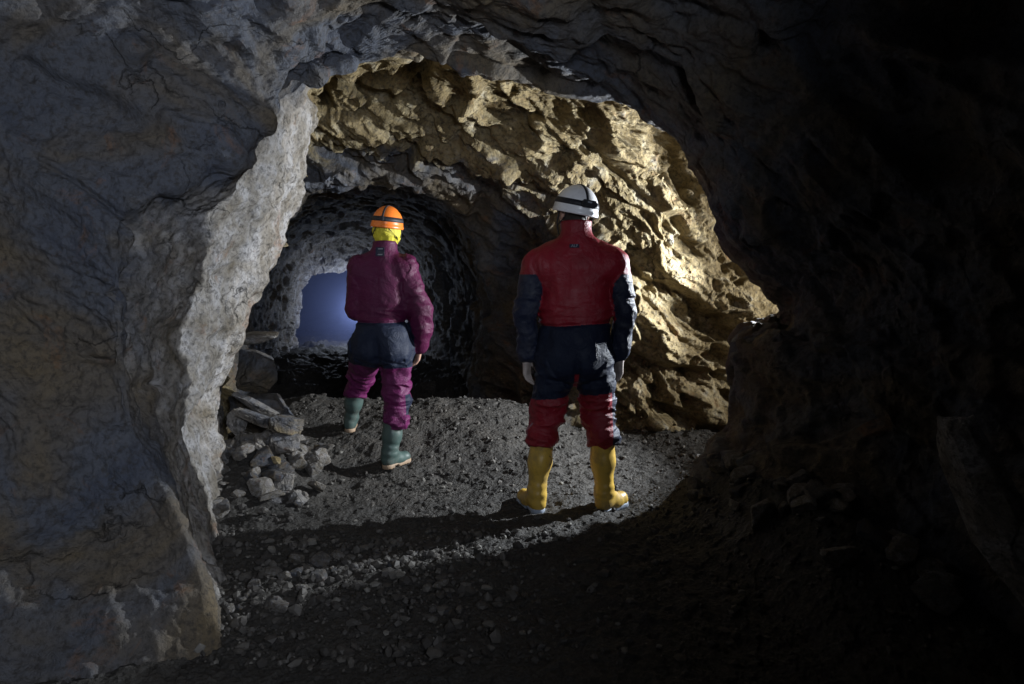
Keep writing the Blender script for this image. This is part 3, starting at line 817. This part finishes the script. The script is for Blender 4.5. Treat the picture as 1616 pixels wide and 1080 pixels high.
# ---------------- the man in red
def build_man():
    root = empty('person', (.335, 3.80, -.022)); root.scale = (1, 1, 1.012)
    tag(root, 'person in red and navy caving suit, white helmet and yellow boots, seen from behind', 'person')
    J = dict(sL=(-.195, 0, 1.395), eL=(-.262, -.015, 1.135), wL=(-.252, .035, .885), sR=(.232, 0, 1.395), eR=(.292, -.02, 1.135), wR=(.274, .03, .890),
             hL=(-.085, 0, .87), kL=(-.128, .02, .56), cL=(-.160, -.005, .405), aL=(-.196, -.02, .12),
             hR=(.120, 0, .87), kR=(.158, .02, .56), cR=(.172, -.005, .405), aR=(.190, -.02, .12))
    cx = .018; hc = (.012, .03, 1.668)
    yaw = R(22)
    # body
    B = Field((-.42, -.22, .02), (.45, .34, 1.86), .0048)
    T, rot = head(B, hc, yaw, 0)
    B.cone((cx, .0, 1.46), (cx - .002, .012, 1.60), .062, .058, .03, 4)
    for a, b, ra, rb in (((cx, 0, .96), (cx, 0, 1.10), .165, .145), ((cx, 0, 1.10), (cx, 0, 1.34), .145, .165)): B.cone(a, b, ra, rb, .04, 6, .62)
    B.cone(J['sL'], J['sR'], .055, .055, .04, 6)
    for s in 'LR':
        B.cone(J['s' + s], J['e' + s], .050, .040, .02, 6); B.cone(J['e' + s], J['w' + s], .040, .027, .015, 6)
        B.cone(J['h' + s], J['k' + s], .085, .055, .03, 6); B.cone(J['k' + s], J['a' + s], .055, .036, .02, 6)
        B.cone(J['a' + s], (J['a' + s][0], .06, .06), .034, .028, .02, 6)
    hand(B, (J['wL'][0], J['wL'][1] + .005, J['wL'][2] - .020), 1, (.02, .05, -1), (.45, .9, 0), 1.0)
    hand(B, (J['wR'][0], J['wR'][1] + .005, J['wR'][2] - .020), -1, (-.06, .05, -1), (-.45, .9, 0), 1.0)
    V, Fc, L = B.mesh(); V = smooth_mesh(V, Fc, 1)
    # short dark hair on the skull above the nape
    q_ = np.array(rot.transposed()); lv = (V - np.array(T(0, 0, 0))) @ q_.T
    fz = lv[Fc].mean(1); lb = L[Fc[:, 0]]
    hair = (lb == 4) & (fz[:, 2] > -.055 + .35 * np.clip(fz[:, 1] + .03, 0, 1)) & (fz[:, 1] < .055 + .2 * (fz[:, 2] > .07)) & (np.abs(fz[:, 0]) < .083) & ~((np.abs(fz[:, 0]) > .070) & (np.abs(fz[:, 2] + .005) < .036) & (np.abs(fz[:, 1]) < .024))
    body = mesh_np('body', V, Fc, [SKIN, HAIR, GLOVE], root, fmat=np.where(lb == 5, 2, hair.astype(int)))
    for sx in (-1, 1):
        rbox('eye', T(sx * .030, .0935, .012), (.016, .006, .007), rot, FACEDARK, body, .002)
    # coverall
    F = Field((-.42, -.24, .34), (.45, .28, 1.70), .0058)
    F.cone((cx, 0, .93), (cx, 0, 1.02), .203, .19, .04, 2, .70)
    F.cone((cx, -.045, .90), (cx, -.045, .96), .155, .15, .05, 2, .8)
    F.cone((cx, 0, 1.03), (cx, 0, 1.12), .182, .192, .03, 0, .66)
    F.cone((cx, 0, 1.12), (cx, 0, 1.32), .190, .196, .03, 0, .66)
    F.cone((cx - .16, -.01, 1.375), (cx + .165, -.01, 1.375), .098, .098, .045, 0)
    F.cone((cx, 0, 1.485), (J['sL'][0] + .03, 0, 1.405), .080, .070, .045, 0)
    F.cone((cx, 0, 1.485), (J['sR'][0] - .03, 0, 1.405), .080, .070, .045, 0)
    F.cone((cx, -.002, 1.47), (cx - .003, .006, 1.612), .083, .080, .022, 4)
    for s, sg in (('L', -1), ('R', 1)):
        F.cone(J['s' + s], J['e' + s], .073, .058, .03, 1); F.cone(J['e' + s], (J['w' + s][0], J['w' + s][1], J['w' + s][2] + .01), .058, .045, .02, 1)
        F.cone(J['h' + s], J['k' + s], .110, .077, .03, 3)
        F.cone(J['k' + s], J['c' + s], .077, .070, .03, 3)
        c = Vector(J['c' + s]); F.ell(c + Vector((0, 0, .035)), (.080, .084, .04), .02, 3)
    F.displace(cloth_folds(J, 1.25, 3, .9, 1.08))
    # elastic belt line
    F.displace(lambda P, L: np.where((L == 0) | (L == 2), .012 * np.exp(-((P[:, 2] - 1.065 - .01 * np.sin(P[:, 0] * 9)) / .010) ** 2), 0))
    F.displace(seat_seam(cx, .62, .90))
    X, Y, Z = F.grid((slice(None),) * 3)
    zc = .405 + .012 * np.sin(X * 60)
    F.f = np.maximum(F.f, np.where(np.abs(X) < .30, zc - .02, -1) - Z).astype(np.float32)
    F.f = np.maximum(F.f, Z - 1.622 + .06 * Y).astype(np.float32)
    for s in 'LR':   # open cuffs round the wrists
        w_ = Vector(J['w' + s])
        F.f = np.maximum(F.f, np.where((np.abs(X - w_.x) < .075) & (np.abs(Y - w_.y) < .12), (w_.z - .035) - Z, -1)).astype(np.float32) if False else F.f
    V, Fc, L = F.mesh(); V = smooth_mesh(V, Fc, 1)
    c = V[Fc].mean(1); lb = L[Fc[:, 0]]; x, y, z = c.T
    mat = np.zeros(len(Fc), int)
    arm = (lb == 1) & (np.abs(x - cx) > .165)
    mat[arm & (z < 1.335)] = 1
    seat = ~arm & (z < 1.063 + .008 * np.sin(x * 9))
    mat[seat] = 2
    leglow = ~arm & (z < .670 + .10 * (x - .02) + .0 * x)
    mat[leglow] = 0
    mat[leglow & (x > .225 - .02 * (z - .5)) & (y < .05)] = 1
    mat[~arm & (z < .80) & (z > .62) & (np.abs(x - cx) < .012)] = 0
    cov = mesh_np('coverall', V, Fc, [RED, NAVY, NAVY_SEAT], root, fmat=mat)
    yb = back_y(V, 0, 1.49); 
    rbox('label_patch', (0.0, yb - .0005, 1.485), (.052, .004, .020), Matrix.Rotation(R(-24), 3, 'X'), NAVY, cov, .001)
    text_mesh('logo', 'ALF', .022, GREYMARK, cov, Matrix.Translation((0, yb - .0035, 1.485)) @ Matrix.Rotation(R(90 - 24), 4, 'X'))
    # helmet
    hr = Matrix.Rotation(yaw, 3, 'Z') @ Matrix.Rotation(R(8), 3, 'Y') @ Matrix.Rotation(R(4), 3, 'X')
    hm, surf = helmet(root, (hc[0] + .004, .018, 1.682), hr, (.120, .140, .138), WHITE, True)
    H = Vector((hc[0] + .004, .018, 1.668))
    for sx in (-1, 1):
        tube('chin_strap', [H + hr @ Vector((sx * .092, .02, .0)), H + hr @ Vector((sx * .088, .03, -.07)), H + hr @ Vector((sx * .055, .055, -.125)), H + hr @ Vector((0, .07, -.142))], .004, BLACK, hm)
        tube('chin_strap', [H + hr @ Vector((sx * .078, -.075, -.01)), H + hr @ Vector((sx * .086, -.02, -.055)), H + hr @ Vector((sx * .080, .04, -.08))], .0035, BLACK, hm)
    # boots
    boot(root, (-.163, -.005, .42), (-.192, -.02, .125), (-.190, -.035, .045), (-.262, .135, .042), 0.0, .067, .048, YELLOW, SOLE_PALE)
    boot(root, (.175, -.005, .42), (.190, -.02, .125), (.185, -.030, .045), (.300, .080, .042), -.005, .070, .049, YELLOW, SOLE_PALE)
    for k in range(3):   # dark vents stamped on the left boot shaft
        z = .375 - .045 * k
        tube('boot_stud', [(-.118 - .004 * k, -.055, z), (-.116 - .004 * k, -.061, z)], .005, BLACK, root, 8)


# ---------------- the woman in plum
def build_woman():
    root = empty('person', (-.822, 4.45, .045))
    tag(root, 'person in plum and navy caving suit, orange helmet, yellow hood and green boots, stepping away', 'person')
    J = dict(sL=(-.150, 0, 1.325), eL=(-.185, .01, 1.06), wL=(-.130, .215, 1.0), sR=(.125, 0, 1.325), eR=(.222, -.02, 1.055), wR=(.212, .05, .815),
             hL=(-.125, .03, .80), kL=(-.245, .33, .575), cL=(-.300, .385, .43), aL=(-.345, .44, .235),
             hR=(.055, 0, .80), kR=(.058, .03, .47), cR=(.052, .0, .285), aR=(.010, -.02, .11))
    cx = -.015; hc = (.010, .03, 1.555); s = .93
    yaw = R(-6); roll = R(5)
    B = Field((-.48, -.22, .02), (.40, .62, 1.72), .0048)
    T, rot = head(B, hc, yaw, roll, s)
    B.cone((cx, .0, 1.36), (.004, .012, 1.49), .054, .050, .03, 4)
    for a, b, ra, rb in (((cx - .02, 0, .86), (cx, 0, 1.04), .155, .122), ((cx, 0, 1.04), (cx, 0, 1.26), .122, .142)): B.cone(a, b, ra, rb, .04, 6, .62)
    B.cone(J['sL'], J['sR'], .045, .045, .04, 6)
    for t in 'LR':
        B.cone(J['s' + t], J['e' + t], .042, .034, .02, 6); B.cone(J['e' + t], J['w' + t], .034, .023, .015, 6)
        B.cone(J['h' + t], J['k' + t], .082, .050, .03, 6); B.cone(J['k' + t], J['a' + t], .048, .026, .02, 6)
    hand(B, (J['wR'][0] - .002, J['wR'][1] + .008, J['wR'][2] - .020), -1, (-.22, .15, -1), (-.3, .9, 0), .92)
    hand(B, (J['wL'][0] + .012, J['wL'][1] + .022, J['wL'][2] - .006), 1, (.35, .75, -.35), (.5, .2, .8), .92)
    V, Fc, L = B.mesh(); V = smooth_mesh(V, Fc, 1)
    body = mesh_np('body', V, Fc, SKIN, root)
    for sx in (-1, 1):
        rbox('eye', T(sx * .030, .0935, .012), (.015, .006, .007), rot, FACEDARK, body, .002)
    # hood: open in front of the face
    G = Field(Vector(hc) - Vector((.14, .16, .18)), Vector(hc) + Vector((.14, .16, .14)), .005)
    G.ell(Vector(hc) + rot @ Vector((0, -.010, .02)), (.083, .100, .092), .02, 1, rot)
    G.cone(Vector(hc) + Vector((0, -.005, -.03)), Vector((.002, .006, 1.465)), .079, .058, .03, 1)
    G.displace(lambda P, L: -.006 * ridged((P + .05 * np.stack([gnoise(P * 9, 4)] * 3, 1)) * np.array([26, 16, 7]), 2, 5) - .003 * fbm(P * 25, 2, 6))
    X, Y, Z = G.grid((slice(None),) * 3)
    fc = Vector(hc) + rot @ Vector((0, .105, -.01))
    face = np.sqrt(((X - fc.x) / .058) ** 2 + ((Y - fc.y) / .062) ** 2 + ((Z - fc.z) / .085) ** 2) - 1
    G.f = np.maximum(G.f, -face * .05).astype(np.float32)
    V, Fc, L = G.mesh(); V = smooth_mesh(V, Fc, 1)
    mesh_np('hood', V, Fc, HOOD, root)
    # coverall
    F = Field((-.48, -.26, .20), (.42, .56, 1.52), .0058)
    F.cone((-.032, -.01, .87), (-.034, -.005, .93), .170, .152, .05, 2, .82)
    F.cone((-.055, -.05, .82), (-.055, -.05, .88), .13, .13, .06, 2, .9); F.cone((.03, -.05, .80), (.02, -.05, .87), .125, .13, .06, 2, .9)
    F.cone((-.034, 0, .99), (cx, 0, 1.10), .148, .158, .03, 0, .78)
    F.cone((cx, 0, 1.10), (cx, 0, 1.26), .168, .168, .04, 0, .70)
    F.cone((cx - .115, -.005, 1.30), (cx + .115, -.005, 1.30), .090, .090, .045, 0)
    F.cone((cx, 0, 1.37), (J['sL'][0] + .01, 0, 1.325), .068, .066, .045, 0)
    F.cone((cx, 0, 1.37), (J['sR'][0] - .01, 0, 1.325), .068, .066, .045, 0)
    F.cone((-.008, -.002, 1.38), (.002, .004, 1.478), .078, .074, .022, 4)
    for t in 'LR':
        F.cone(J['s' + t], J['e' + t], .078, .072, .035, 1)
        F.cone(J['e' + t], J['w' + t], .072, .050, .025, 1)
    F.cone((.228, -.015, 1.02), (.226, .01, .93), .072, .072, .03, 1)
    F.cone(J['hR'], J['kR'], .110, .075, .04, 3); F.cone(J['kR'], J['cR'], .075, .068, .03, 3)
    F.cone(J['hL'], J['kL'], .118, .076, .045, 3); F.cone(J['kL'], J['cL'], .076, .064, .03, 3)
    F.ell(Vector(J['cR']) + Vector((0, 0, .045)), (.074, .078, .04), .02, 3)
    F.displace(cloth_folds(J, 1.15, 23, .8, .98))
    F.displace(lambda P, L: np.where((L == 0) | (L == 2), .012 * np.exp(-((P[:, 2] - .975) / .010) ** 2), 0))
    F.displace(seat_seam(-.030, .58, .86))
    X, Y, Z = F.grid((slice(None),) * 3)
    F.f = np.maximum(F.f, np.where(X > -.15, .268, .395 - .25 * (Y - .38)) - Z).astype(np.float32)
    F.f = np.maximum(F.f, Z - 1.494 + .06 * Y).astype(np.float32)
    V, Fc, L = F.mesh(); V = smooth_mesh(V, Fc, 1)
    c = V[Fc].mean(1); lb = L[Fc[:, 0]]; x, y, z = c.T
    mat = np.zeros(len(Fc), int); arm = (lb == 1)
    seat = ~arm & (z < .975); mat[seat] = 1
    low = ~arm & (z < np.where(x > -.06, .680, .690 - .1 * (x + .2))); mat[low] = 2
    mat[low & (x > .125) & (z < .50) & (z > .36) & (y < .06)] = 1
    cov = mesh_np('coverall', V, Fc, [PURPLE, NAVY_SEAT, PURPLE_LEG], root, fmat=mat)
    yb = back_y(V, -.012, 1.43)
    rp = Matrix.Rotation(R(-20), 3, 'X')
    lp = rbox('label_patch', (-.015, yb + .002, 1.425), (.055, .004, .060), rp, NAVY, cov, .001)
    for dz in (.018, -.020): rbox('label_print', Vector((-.013, yb + .002, 1.425)) + rp @ Vector((0, -.0025, dz)), (.030, .002, .007), rp, GREYMARK, lp, .0006)
    hr = Matrix.Rotation(yaw, 3, 'Z') @ Matrix.Rotation(R(6), 3, 'Y') @ Matrix.Rotation(R(-4), 3, 'X')
    H = Vector((.016, .012, 1.597))
    hm, surf = helmet(root, H, hr, (.100, .126, .125), ORANGE, False)
    for sx in (-1, 1):
        tube('chin_strap', [H + hr @ Vector((0, -.118, .0)), H + hr @ Vector((sx * .045, -.098, -.035)), H + hr @ Vector((sx * .082, -.03, -.075)), H + hr @ Vector((sx * .07, .04, -.10))], .0035, BLACK, hm)
        tube('chin_strap', [H + hr @ Vector((sx * .096, .02, .0)), H + hr @ Vector((sx * .088, .03, -.06)), H + hr @ Vector((sx * .05, .06, -.115)), H + hr @ Vector((0, .075, -.125))], .0035, BLACK, hm)
    boot(root, (.035, -.002, .300), (.012, -.02, .115), (.000, -.03, .045), (.088, .11, .042), 0.0, .065, .048, GREEN, SOLE_TAN, .041)
    boot(root, (-.305, .39, .44), (-.350, .45, .25), (-.360, .44, .178), (-.385, .60, .185), .135, .064, .044, GREEN, SOLE_TAN, .039)


build_man()
build_woman()

# ------------------------------------------------------------------ loose stones
def ico(sub):
    bm = bmesh.new(); bmesh.ops.create_icosphere(bm, subdivisions=sub, radius=1)
    V = np.array([v.co[:] for v in bm.verts], np.float32); F = np.array([[v.index for v in f.verts] for f in bm.faces]); bm.free()
    return V, F


ICO = {k: ico(k) for k in (1, 2, 3, 4, 5)}


def stone(seed, size, sub=4, planes=13, rough=1.0):
    """angular broken stone of about the given full size (x, y, z)"""
    rg = np.random.RandomState(seed); V, F = ICO[sub]
    n = rg.normal(size=(planes, 3)); n /= np.linalg.norm(n, axis=1, keepdims=True)
    n = np.concatenate([n, np.eye(3), -np.eye(3)]); h = np.concatenate([rg.uniform(.62, .95, planes), rg.uniform(.8, 1, 6)])
    dt = V @ n.T; r = np.where(dt > .02, h / np.maximum(dt, .02), 9).min(1)
    P = V * r[:, None]
    if sub >= 3:
        P = P * (1 + rough * (.05 * facets(P * 2.2 + seed, seed, .8) + .03 * fbm(P * 4 + seed, 3, seed))[:, None])
    return P * np.array(size) * .5, F


def rot_np(V, rx, ry, rz):
    M = np.array((Matrix.Rotation(rz, 3, 'Z') @ Matrix.Rotation(ry, 3, 'Y') @ Matrix.Rotation(rx, 3, 'X')))
    return V @ M.T


def rock(name, loc, size, rot, seed, sub=4, ochre=0, pale=0, mat=None, label=None, cat='rock', group=None):
    V, F = stone(seed, size, sub)
    V = rot_np(V, *[R(a) for a in rot])
    o = mesh_np(name, V, F, mat or M_LOOSE, smooth=False, attrs={'ochre': np.full(len(V), ochre), 'pale': np.full(len(V), pale)})
    o.location = loc; tag(o, label, cat, group)
    return o


# named big stones of the heap at the left wall
HG = None
BIG = [
    ('stone_slab', px(402, 533, 4.62), (.36, .42, .085), (3, 2, 8), 0, .8, 'flat pale stone slab lying level on top of the dark block at the left wall', 'slab'),
    ('stone_block', px(410, 585, 4.66), (.36, .40, .36), (0, 4, 10), 0, .1, 'big dark squared block under the pale slab at the left wall', 'rock'),
    ('stone_block', px(415, 650, 4.55), (.50, .45, .32), (4, 8, -12), 0, .15, 'wide dark block at the foot of the step left of the tunnel', 'rock'),
    ('rock', px(352, 735, 3.95), (.13, .22, .52), (-6, -24, 12), .1, .75, 'tall narrow grey stone leaning left at the edge of the rubble heap', 'rock'),
    ('rock', px(405, 640, 4.25), (.36, .12, .08), (0, 34, 20), .2, .6, 'long slim stone lying slantwise across the top of the heap', 'rock'),
    ('rock', px(412, 662, 4.15), (.42, .16, .09), (8, 24, 15), .3, .5, 'long brown stone slanting down to the ochre boulder on the heap', 'rock'),
    ('boulder', px(452, 672, 4.10), (.27, .24, .15), (0, 10, 25), .42, .4, 'ochre topped boulder at the right shoulder of the rubble heap', 'rock'),
    ('boulder', px(444, 700, 4.05), (.26, .22, .20), (10, 0, -15), .1, .6, 'grey boulder directly beneath the ochre topped one', 'rock'),
    ('rock', px(376, 665, 4.15), (.14, .14, .19), (0, 10, 0), 0, .8, 'round grey stone next to the upper end of the brown slanting stone', 'rock'),
    ('rock', px(395, 700, 4.05), (.15, .12, .16), (20, 0, 30), 0, .7, 'upright grey stone in the middle of the heap', 'rock'),
    ('rock', px(413, 710, 3.95), (.13, .04, .04), (0, 38, 10), 0, 1.0, 'small white splinter of stone slanting in the heap', 'rock'),
    ('rock', px(408, 733, 3.9), (.06, .05, .055), (0, 38, 40), 0, 1.0, 'small white chip lying low on the left side of the heap', 'rock'),
    ('rock', px(436, 727, 3.88), (.07, .05, .055), (0, 8, 10), .8, 1.0, 'small cream chip below the grey boulder of the heap', 'rock'),
    ('rock', px(402, 762, 3.85), (.17, .13, .16), (15, 5, 50), 0, .8, 'blocky pale grey stone low in the front of the heap', 'rock'),
    ('rock', px(447, 765, 3.85), (.14, .12, .17), (-10, 12, 20), 0, .8, 'upright grey stone at the right foot of the heap', 'rock'),
    ('rock', px(470, 790, 3.8), (.16, .13, .13), (0, 10, 70), 0, .7, 'squat grey stone at the front right foot of the heap', 'rock'),
    ('rock', px(425, 795, 3.75), (.20, .14, .11), (0, -8, 5), 0, .6, 'wide low stone at the front foot of the heap', 'rock'),
    ('rock', px(375, 790, 3.75), (.12, .14, .26), (10, -28, 0), .1, .7, 'leaning grey stone at the lower left end of the heap', 'rock'),
]
for k, (nm, loc, size, rot, oc, pa, lb, ct) in enumerate(BIG):
    rock(nm, loc, tuple(v * .92 for v in size), rot, 100 + k, 5 if max(size) > .25 else 4, oc, pa * .72, None, lb, ct, 'stones heaped at the left wall')

rg = np.random.RandomState(7)
PROTO = []
for k in range(14):
    V, F = stone(300 + k, (1, rg.uniform(.6, 1), rg.uniform(.4, .8)), 4); PROTO.append((V, F))
PM = []
for k, (V, F) in enumerate(PROTO):
    me_o = mesh_np('stone', V, F, M_LOOSE, smooth=False, attrs={'ochre': np.full(len(V), [0, 0, .1, .35][k % 4]), 'pale': np.full(len(V), [.8, .5, .2, 1][k % 4 if k % 5 else 3])})
    PM.append(me_o.data); bpy.data.objects.remove(me_o)


def put_stone(name, x, y, s, dz, label, group, k=None):
    k = rg.randint(len(PM)) if k is None else k
    o = bpy.data.objects.new(name, PM[k]); COL.objects.link(o)
    z = float(ground_full(np.array([x]), np.array([y]))[0])
    o.location = (x, y, z + dz); o.scale = (s, s * rg.uniform(.8, 1.1), s * rg.uniform(.7, 1.1))
    o.rotation_euler = (rg.uniform(-.5, .5), rg.uniform(-.5, .5), rg.uniform(0, 6.3))
    tag(o, label, 'stone', group); return o


for k in range(110):      # heap fill
    a = rg.uniform(0, 6.28); r_ = rg.uniform(0, 1) ** .6
    x = -1.50 + .37 * r_ * math.cos(a); y = 4.05 + .62 * r_ * math.sin(a); s = .05 + .12 * rg.rand() ** 1.5
    put_stone('rubble_stone', x, y, s, s * rg.uniform(.2, .5), 'angular grey stone packed between the bigger rocks of the left heap', 'rubble filling the left heap')
for k in range(90):      # coarse patch in the front
    u = px(rg.uniform(350, 720), 870, 2.9)[0]; y = rg.uniform(2.55, 3.35); s = rg.uniform(.018, .075) * (1.25 if u < -.8 else .7)
    put_stone('gravel_stone', u * (1 - .0 * y), y, s, s * .22, 'angular stone in the coarse gravel patch before the left wall', 'coarse stones at the front left')
for k in range(45):
    x = rg.uniform(-1.1, 1.1); y = rg.uniform(3.2, 5.4); s = rg.uniform(.015, .045)
    put_stone('floor_stone', x, y, s, s * .2, 'small stone lying on the chamber floor round the two people', 'stones on the chamber floor')
for k in range(70):
    a = rg.uniform(0, 1); x = 1.15 + .45 * a + rg.normal() * .16; y = 3.9 - 1.4 * a + rg.normal() * .15; s = rg.uniform(.05, .20)
    put_stone('bank_stone', x, y, s, s * .15, 'dim stone on the dark rubble bank below the right rock corner', 'stones of the dark right bank')
rock('boulder', px(1195, 560, 3.85), (.34, .40, .46), (0, 6, 20), 411, 5, .1, 0, M_LOOSE, 'dark square shouldered boulder jutting from the right rock corner', 'rock')
rock('rock_rib', (1.45, 1.95, .57), (.066, .20, .82), (-12, -24, 25), 412, 5, .1, 1.3, M_LOOSE, 'long pale rock rib leaning in the dark at the right edge', 'rock')


# small gravel everywhere: nobody could count it
def build_gravel():
    V0, F0 = ICO[1]; vs = []; fs = []; n = 17000
    g = np.random.RandomState(3)
    y = 2.2 + 3.6 * g.rand(n) ** 1.0; x = g.uniform(-1.7, 2.0, n)
    dens = .5 + .5 * gnoise(np.stack([x, y, 0 * x], 1) * 2.2, 5) + .5 * ((y < 3.4) & (x < -.2))
    keep = g.rand(n) < np.clip(dens, .15, 1) * np.where(y > 3.5, .6, 1); x = x[keep]; y = y[keep]; n = len(x)
    z = ground_full(x, y)
    s = .003 + .018 * g.rand(n) ** 5 + .003 * g.rand(n)
    s = s * np.where((y < 3.3) & (x < .1), 1.4, 1)
    base = V0[None] * (1 + g.uniform(-.28, .28, (n, len(V0), 1)))
    sc = s[:, None] * g.uniform(.5, 1.2, (n, 3)); sc[:, 2] *= .75
    P = base * sc[:, None, :]
    a = g.uniform(0, 6.28, n); c, s_ = np.cos(a), np.sin(a)
    P = np.stack([P[..., 0] * c[:, None] - P[..., 1] * s_[:, None], P[..., 0] * s_[:, None] + P[..., 1] * c[:, None], P[..., 2]], -1)
    P += np.stack([x, y, z + s * .35], 1)[:, None, :]
    F = F0[None] + (np.arange(n) * len(V0))[:, None, None]
    V = P.reshape(-1, 3)
    tone = np.repeat(g.rand(n), len(V0))
    o = mesh_np('gravel', V, F.reshape(-1, 3), M_GRAVEL, smooth=False, attrs={'tone': tone}); tag(o, kind='stuff')


q = NT('loose_gravel'); at = q.n('ShaderNodeAttribute'); at.attribute_name = 'tone'
q.l(q.ramp(at.outputs['Fac'], [(0, (.034, .030, .027)), (.6, (.060, .054, .048)), (.95, (.10, .092, .082)), (1, (.20, .19, .17))]), q.b.inputs['Base Color']); q.b.inputs['Roughness'].default_value = .7
M_GRAVEL = q.m
build_gravel()
